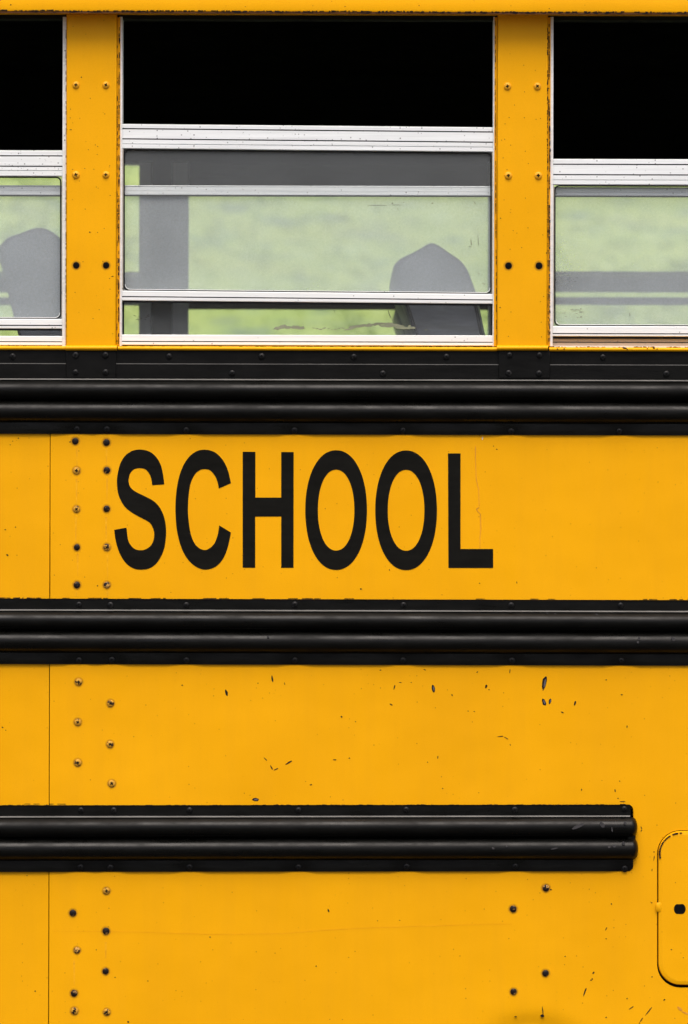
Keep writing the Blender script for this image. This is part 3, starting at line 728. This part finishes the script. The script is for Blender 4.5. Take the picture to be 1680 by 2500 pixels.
chips(lo, [(1660, 2463, 16, 7, 40), (1673, 2473, 18, 4, 20)], -0.0012, 'stain_brown', 'stain')
# rust runs below the rivets
b = MB()
for px, py, ln in [(187, 1095, 45), (261, 1098, 40), (187, 1168, 60), (261, 1168, 55), (261, 1262, 60), (187, 1262, 60), (188, 1352, 55), (261, 1354, 55), (188, 1444, 12), (261, 1444, 12), (181, 2345, 60), (258, 2300, 40)]:
    x_ = px + rj.uniform(-2, 2); q = [W(x_ - 2.4, py), W(x_ + 2.4, py), W(x_ + rj.uniform(0, 1.5), py + ln), W(x_ - rj.uniform(0, 1.5), py + ln)]
    b.poly([(p_[0], p_[2]) for p_ in q], -0.0014, -0.001)
stuff(b.build('rust_runs', 'stain_faint', up, smooth=0))
# faint horizontal rub line across the lowest panel
polyline(lo, [(130, 2273, .3), (330, 2275, .7), (520, 2281, .4), (690, 2279, .8), (760, 2273, 1), (900, 2265, .8), (1030, 2261, .9), (1180, 2256, .4), (1250, 2256, .2)], 1.3, -0.0012, 'stain_faint', 'rub_line')

# windows ---------------------------------------------------------------------------------
YS, YF = 0.010, 0.028                # front of the lowered sash, front of the fixed sash
def rail_prof(rows, yf, depth, grooves, gw=1.3, gd=0.005):
    """front face from rows[0] to rows[1] with square grooves cut at the given rows"""
    a, z = rows; pr = [(yf + depth, a), (yf + 0.0012, a), (yf, a + 1.4)]
    for gy_, w_, d_ in grooves: pr += [(yf, gy_ - w_), (yf + d_, gy_ - w_), (yf + d_, gy_ + w_), (yf, gy_ + w_)]
    return pr + [(yf, z - 1.4), (yf + 0.0012, z), (yf + depth, z)]
def window(n_, x0, x1, sash, fixed, shaded=False, pitted='aluminium'):
    """sash / fixed: pixel rows at the window's middle and slope across"""
    xm = (x0 + x1) / 2
    fw = 9.5 if n_ != 0 else 6
    fl, fr_ = x0 - (8 if n_ == 0 else 8), x1 + (4 if n_ == 0 else 9.5)
    # outer frame: two jambs and a sill piece
    b = MB()
    b.box(fl, 40, x0, 846, 0.0045, 0.060); b.box(x1, 40, fr_, 846, 0.0045, 0.060)
    b.box(x0, 843.5, x1, 849, 0.02, 0.060)
    fr = b.build('window', 'aluminium_clean', bus, bevel=0.0008); fr['label'] = ['near-side window left of the middle window', 'middle near-side window with its sash part lowered', 'near-side window right of the middle window with its sash lowered most'][n_ + 1] if -1 <= n_ <= 1 else 'near-side window'
    sl_ = sash['slope']; conv = lambda rows: [r_ - sl_ * (xm - 840) for r_ in rows]
    t = conv(sash['top']); g_ = conv(sash['tg']); bo = conv(sash['bot']); bgv = conv(sash['bg'])
    def groove_strips(b, rows, yf, hw):                       # dark strips set in the grooves so their lines read black
        for r_, k in rows: b.xprof(x0 - 2, x1 + 2, [(yf + k, r_ - hw), (yf + k, r_ + hw), (yf + 0.0055, r_ + hw), (yf + 0.0055, r_ - hw)], slope=sl_, mi=1)
    b = MB(); b.xprof(x0 - 2, x1 + 2, rail_prof(t, YS, 0.014, [(g_[0], 1.5, 0.006), (g_[1], 1.5, 0.006), (g_[2], .8, 0.0026)]), slope=sl_)
    groove_strips(b, [(g_[0], 0.0008), (g_[1], 0.0008)], YS, 1.45)
    b.build('sash_top_rail', [pitted, 'rubber_gasket'], fr, smooth=25)
    b = MB(); b.xprof(x0 - 2, x1 + 2, rail_prof(bo, YS, 0.014, [(bgv[0], 1.4, 0.006)]), slope=sl_)
    groove_strips(b, [(bgv[0], 0.0008)], YS, 1.35)
    b.build('sash_bottom_rail', ['aluminium_clean', 'rubber_gasket'], fr, smooth=25)
    b = MB(); b.xprof(x0 + 1, x1 - 1, [(YS + 0.003, bo[1]), (YS + 0.003, bo[1] + 4.5), (YS + 0.013, bo[1] + 4.5), (YS + 0.013, bo[1])], slope=sl_); b.build('seal_shade_strip', 'rubber_gasket', fr)  # dark strip puts in the shadow gap below the lowered sash
    # sash stiles hidden in the jamb channel, dark seal beside the glass
    b = MB()
    b.box(x0 - 4, t[1] + sl_ * (x0 - 840), x0 + 2.2, bo[0] + sl_ * (x0 - 840), YS + 0.001, YS + 0.012); b.build('sash_stile', 'aluminium_dull_shaded', fr)
    b = MB(); b.box(x1 - 2.2, t[1] + sl_ * (x1 - 840), x1 + 4, bo[0] + sl_ * (x1 - 840), YS + 0.001, YS + 0.012); b.build('sash_stile', 'aluminium_dull_shaded', fr)
    pts = rrect(x0 + 4.5, t[1] + 2.5, x1 - 4.5, bo[0] - 1.5, 11, 5)
    b = MB(); b.tube([W(px, py + sl_ * (px - 840) , YS + 0.0035) for px, py in pts], 0.0014, closed=True, seg=6); b.build('gasket', 'rubber_gasket', fr, smooth=60)
    pts = rrect(x0 + 7, t[1] + 5, x1 - 7, bo[0] - 3.4, 12, 5)
    lower = [q for q in pts if q[1] > (t[1] + bo[0]) / 2 + 40]
    b = MB(); b.tube([W(px, py + sl_ * (px - 840) , YS + 0.0030) for px, py in lower], 0.0006, seg=6); b.build('gasket_lip', 'aluminium_clean', fr, smooth=60)
    # glass of the lowered sash
    def pane(name, ya, yb, yf, mat, slope):
        b = MB(); q = [W(x0 + 1, ya + slope * (x0 - 840)), W(x1 - 1, ya + slope * (x1 - 840)), W(x1 - 1, yb + slope * (x1 - 840)), W(x0 + 1, yb + slope * (x0 - 840))]
        vs = [(p_[0], yf, p_[2]) for p_ in q] + [(p_[0], yf + 0.0035, p_[2]) for p_ in q]
        b.add(vs, [(0, 3, 2, 1)], 0); b.add(vs, [(4, 5, 6, 7)], 1)
        return b.build(name, [mat, 'glass_clear'], fr, smooth=0, recalc=False)
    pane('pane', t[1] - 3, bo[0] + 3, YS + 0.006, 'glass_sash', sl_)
    # fixed lower sash
    fs_ = fixed['slope']; convf = lambda rows: [r_ - fs_ * (xm - 840) for r_ in rows]
    ft, fb, fbg = convf(fixed['top']), convf(fixed['bot']), convf(fixed['bg'])
    b = MB(); b.xprof(x0 - 1, x1 + 1, rail_prof(ft, YF, 0.014, [(ft[0] + 3, .7, 0.003), (ft[0] + 13.5, .45, 0.0016)]), slope=fs_)
    b.build('fixed_top_rail', 'aluminium', fr, smooth=25)
    b = MB(); b.xprof(x0 + 1, x1 - 1, [(YF + 0.001, ft[1]), (YF + 0.001, ft[1] + 2.6), (YF + 0.012, ft[1] + 2.6), (YF + 0.012, ft[1])], slope=fs_); b.build('seal_shade_strip', 'rubber_gasket', fr)
    b = MB(); b.xprof(x0 - 1, x1 + 1, rail_prof(fb, 0.0065 if n_ < 1 else 0.020, 0.032, [(fbg[0], 1.2, 0.006)]), slope=fs_)
    yb_ = 0.0065 if n_ < 1 else 0.020
    b.xprof(x0 - 1, x1 + 1, [(yb_ + 0.0008, fbg[0] - 1.15), (yb_ + 0.0008, fbg[0] + 1.15), (yb_ + 0.0055, fbg[0] + 1.15), (yb_ + 0.0055, fbg[0] - 1.15)], slope=fs_, mi=1)
    b.build('fixed_bottom_rail', ['aluminium_dull_shaded' if shaded else 'aluminium_clean', 'rubber_gasket'], fr, smooth=25)  # right window: darker beige metal paints in the shade under the sash
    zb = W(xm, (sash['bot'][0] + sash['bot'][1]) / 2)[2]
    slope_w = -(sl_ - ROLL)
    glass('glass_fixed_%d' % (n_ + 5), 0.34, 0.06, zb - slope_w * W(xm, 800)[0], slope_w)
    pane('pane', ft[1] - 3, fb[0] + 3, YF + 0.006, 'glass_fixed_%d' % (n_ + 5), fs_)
    b = MB(); b.box(x0 - 1, ft[1], x0 + 3.4, fb[0], YF + 0.001, YF + 0.012); b.build('fixed_stile', 'rubber_gasket', fr)
    b = MB(); b.box(x1 - 3.4, ft[1], x1 + 1, fb[0], YF + 0.001, YF + 0.012); b.build('fixed_stile', 'rubber_gasket', fr)
    return fr
FIX = dict(top=(451, 474.5), bot=(817.5, 843), bg=[834.2], slope=0.0024)
mid = window(0, 298, 1204, dict(top=(305.5, 365.5), tg=(317, 342, 354), bot=(713, 737), bg=[727.5], slope=0.0092), FIX)
lef = window(-1, -754, 152, dict(top=(365, 428), tg=(378.5, 404, 414.5), bot=(777, 800.5), bg=[793], slope=0.0024), dict(top=(449, 473), bot=(819, 842), bg=[833], slope=0.0024), pitted='aluminium_pitted')
rig = window(1, 1351, 2257, dict(top=(388, 451), tg=(401, 426.5, 439), bot=(796.5, 821.5), bg=[815], slope=0.0024), dict(top=(455, 476.5), bot=(826, 845.5), bg=[835.5], slope=0.0024), shaded=True)
window(-2, -1810, -902, dict(top=(305, 366), tg=(317, 342, 354), bot=(712, 736), bg=[727], slope=0.0024), FIX)
window(2, 2406, 3312, dict(top=(365, 428), tg=(378.5, 404, 414.5), bot=(777, 800.5), bg=[793], slope=0.0024), FIX)
# scratches and dried splashes on the middle window's panes
def marks(parent, items, y, mat, name): 
    b = MB()
    for i_, (cx, cy, ln, wd, an) in enumerate(items): b.poly(blob(cx, cy, ln, max(1.2, wd), an, rj, jag=.8), y - 0.0002 - i_ * 0.00002, y + 0.0002)
    return stuff(b.build(name, mat, parent, smooth=0))
marks(mid, [(924, 500, 44, 1.3, 0), (966, 499, 30, 1.2, 2), (958, 495, 4, 3, 0), (972, 510, 8, 1.6, 80), (986, 493, 3, 2.4, 0), (1056, 495, 6, 3, -15), (1151, 590, 18, 2, 80), (1148, 601, 9, 2, 10), (1168, 585, 38, 1.4, 86), (1170, 667, 5, 2, 80), (1160, 494, 8, 1.6, 60), (1181, 692, 8, 2, 10), (720, 492, 3, 2, 0)], YS + 0.0057, 'worn_highlight_edge', 'glass_scratches')
it = []
for x_ in range(675, 745, 5): it.append((x_ + rj.uniform(-2, 2), 800 - 6 * math.sin((x_ - 670) / 75 * 3.1) * rj.random() - 0, rj.uniform(10, 22), rj.uniform(3, 9), rj.uniform(-8, 8)))
for x_ in range(765, 850, 9): it.append((x_, 801 + rj.uniform(-2, 2), rj.uniform(5, 13), rj.uniform(1.4, 3.5), rj.uniform(-10, 10)))
for x_ in range(855, 1010, 5): it.append((x_, 800 - 9 * math.sin((x_ - 850) / 160 * 3.1) + rj.uniform(-3, 4), rj.uniform(10, 26), rj.uniform(2.5, 7), rj.uniform(-12, 6) + (x_ - 930) * .15))
it += [(950, 762, 12, 1.5, 80), (953, 770, 14, 1.5, 70), (958, 778, 10, 1.5, 85), (816, 757, 8, 1.4, 80), (1040, 804, 8, 2, 5)]
marks(mid, it, YF + 0.0057, 'splash', 'dried_splash')
marks(mid, [(325 + rj.uniform(0, 44), 766 + rj.uniform(0, 18), rj.uniform(3, 9), 1.3, rj.uniform(-20, 20)) for _ in range(16)], YF + 0.0057, 'worn_highlight_edge', 'glass_scratches')
marks(rig, [(1375 + rj.uniform(0, 46), 754 + rj.uniform(0, 20), rj.uniform(3, 12), 1.2, rj.uniform(-8, 8)) for _ in range(14)] + [(1539, 767, 7, 2, 85), (1419, 753, 5, 2, 0)], YS + 0.0057, 'chip_grey', 'glass_scratches')

# far side of the bus -----------------------------------------------------------------------
def fbox(b, x0, y0, x1, y1, ya, th, mi=0):
    p0, p1 = far(x0, y0, ya), far(x1, y1, ya); b.box3((p0[0], ya, p1[2]), (p1[0], ya + th, p0[2]), mi)
YW = 2.35
xl, xr = W0(XL, 0)[0], W0(XR, 0)[0]
b = MB()
zs = far(0, 926, YW)[2]; zh = far(0, 400, YW)[2]
b.box3((xl, YW, 0.42), (xr, YW + 0.05, zs)); b.build('far_wall', 'interior_pale', bus)
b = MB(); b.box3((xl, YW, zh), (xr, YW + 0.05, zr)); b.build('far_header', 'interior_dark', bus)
for n_ in range(-2, 4):
    off = 853 * n_
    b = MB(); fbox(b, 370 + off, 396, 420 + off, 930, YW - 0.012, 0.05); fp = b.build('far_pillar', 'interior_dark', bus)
    b = MB(); fbox(b, 340 + off, 396, 370 + off, 930, YW - 0.004, 0.045); b.build('jamb', 'interior_frame', fp)
    b = MB(); fbox(b, 420 + off, 396, 459 + off, 930, YW - 0.004, 0.045); b.build('jamb', 'interior_frame', fp)
for n_ in range(-2, 3):
    off = 853 * n_; xa, xb = 459 + off, 1193 + off
    b = MB(); fbox(b, xa, 396, xb, 402, YW, 0.04)
    if n_ == 0:
        fw_ = b.build('far_window', 'interior_wall', bus)
        b = MB(); fbox(b, xa, 400, xb, 464, YW + 0.002, 0.03); b.build('sash_top_rail', 'interior_wall', fw_)
        b = MB(); fbox(b, 500, 409, 606, 431, YW - 0.006, 0.008); b.build('latch', 'interior_wall', fw_)
        b = MB(); fbox(b, 1058, 405, 1114, 421, YW - 0.006, 0.008); b.build('latch', 'interior_wall', fw_)
        b = MB(); fbox(b, xa, 734, xb, 756, YW + 0.002, 0.03); b.build('sash_bottom_rail', 'interior_wall', fw_)
        rows = (464, 926)
    else:
        fw_ = b.build('far_window', 'interior_frame', bus)
        b = MB(); fbox(b, xa, 662, xb, 672, YW + 0.002, 0.03); fbox(b, xa, 672, xb, 714, YW + 0.004, 0.03); b.build('sash_top_rail', 'interior_frame', fw_)
        b = MB(); fbox(b, xa, 725, xb, 745, YW + 0.016, 0.03); b.build('fixed_top_rail', 'interior_frame', fw_)
        b = MB(); fbox(b, xa + 73, 674, xa + 135, 692, YW - 0.006, 0.008); b.build('latch', 'interior_wall', fw_)
        rows = (714, 926)
    b = MB(); fbox(b, xa, rows[0], xb, rows[1], YW + 0.02, 0.004); b.build('pane', 'glass_far', fw_)
# floor, and added end walls keeping daylight out of the cut-off cabin
b = MB(); b.box3((xl, 0.06, 0.42), (xr, YW, 0.50)); b.build('floor', 'floor_vinyl', bus)
for xx in (xl, xr - 0.04):
    b = MB(); b.box3((xx, 0.06, 0.50), (xx + 0.04, YW, zr + 0.36)); b.build('light_block_wall', 'interior_pale', bus)
b = MB(); b.box3((xl, 0.06, 0.42), (xr, 0.09, W0(0, 862)[2])); b.build('inner_lining', 'interior_pale', bus)

# seats ---------------------------------------------------------------------------------------
NEAR = [(1018, 830), (1012, 815), (988, 750), (972, 708), (962, 684), (958.5, 664), (962, 646), (972, 634), (982, 626), (1004, 617), (1028, 604), (1042, 596), (1054, 593), (1066, 597), (1082, 606), (1104, 621), (1124, 633), (1138, 648), (1148, 668), (1158, 695), (1166, 720), (1176, 765), (1184, 805), (1190, 830)]
LEFT = [(60, 880), (42, 818), (36, 795), (18, 725), (2, 655), (-8, 625), (-7, 603), (0, 592), (8, 583), (16, 577), (45, 569), (70, 559), (92, 555), (108, 556), (124, 563), (140, 575), (154, 592), (170, 618), (182, 650), (196, 700), (206, 760), (218, 830), (226, 880)]
def seat(profile, yd, length, dx=0, dy=0, lab=None):
    k0 = (D + yd) / D
    pts = [(far(px + dx, py + dy, yd)[0], far(px + dx, py + dy, yd)[2]) for px, py in cat(profile, 3)]
    # carry the back down to the cushion
    xl_, xr_ = pts[0][0], pts[-1][0]; zc = 0.96
    lean = (pts[0][0] - pts[5][0]) / max(1e-6, (pts[5][1] - pts[0][1]))
    dz = pts[0][1] - zc
    pts = [(xl_ + dz * 0.22, zc)] + pts + [(xr_ + dz * 0.16, zc)]
    b = MB(); n_ = len(pts)
    cxm = sum(p_[0] for p_ in pts) / n_; czm = sum(p_[1] for p_ in pts) / n_
    secs = [(yd, 0.80), (yd + 0.008, 0.90), (yd + 0.022, 0.965), (yd + 0.05, 1.0), (yd + length - 0.05, 1.0), (yd + length - 0.012, 0.95), (yd + length, 0.86)]
    vs = []
    for yy, k in secs:
        for px, pz in pts: vs.append((cxm + (px - cxm) * (1 - (1 - k) * 1.0), yy, czm + (pz - czm) * (1 - (1 - k) * 0.35)))
    fs = []
    for s_ in range(len(secs) - 1):
        for i in range(n_): j = (i + 1) % n_; fs.append((s_ * n_ + i, s_ * n_ + j, (s_ + 1) * n_ + j, (s_ + 1) * n_ + i))
    fs += [tuple(range(n_)), tuple((len(secs) - 1) * n_ + i for i in range(n_))]
    b.add(vs, fs)
    st = b.build('seat', 'seat_vinyl', bus, smooth=75)
    b = MB(); b.tube([(cxm + (px - cxm) * 0.9, yd + 0.006, czm + (pz - czm) * 0.965) for px, pz in pts[1:-1]], 0.0032, seg=6); b.build('piping', 'seat_side', st, smooth=60)
    b = MB(); b.box3((xr_ + 0.06, yd, 0.84), (xr_ + 0.48, yd + length, 0.97)); b.build('cushion', 'seat_vinyl', st, bevel=0.03)
    for lx in (xr_ + 0.10, xr_ + 0.44):
        for ly in (yd + 0.08, yd + length - 0.08):
            b = MB(); b.box3((lx - .014, ly - .014, 0.50), (lx + .014, ly + .014, 0.845)); b.build('leg', 'interior_wall', st)
    return st
seat(NEAR, 0.32, 0.78); seat(LEFT, 0.32, 0.78)
seat(NEAR, 1.46, 0.80, dx=8, dy=92); seat(LEFT, 1.46, 0.80, dx=34, dy=95)
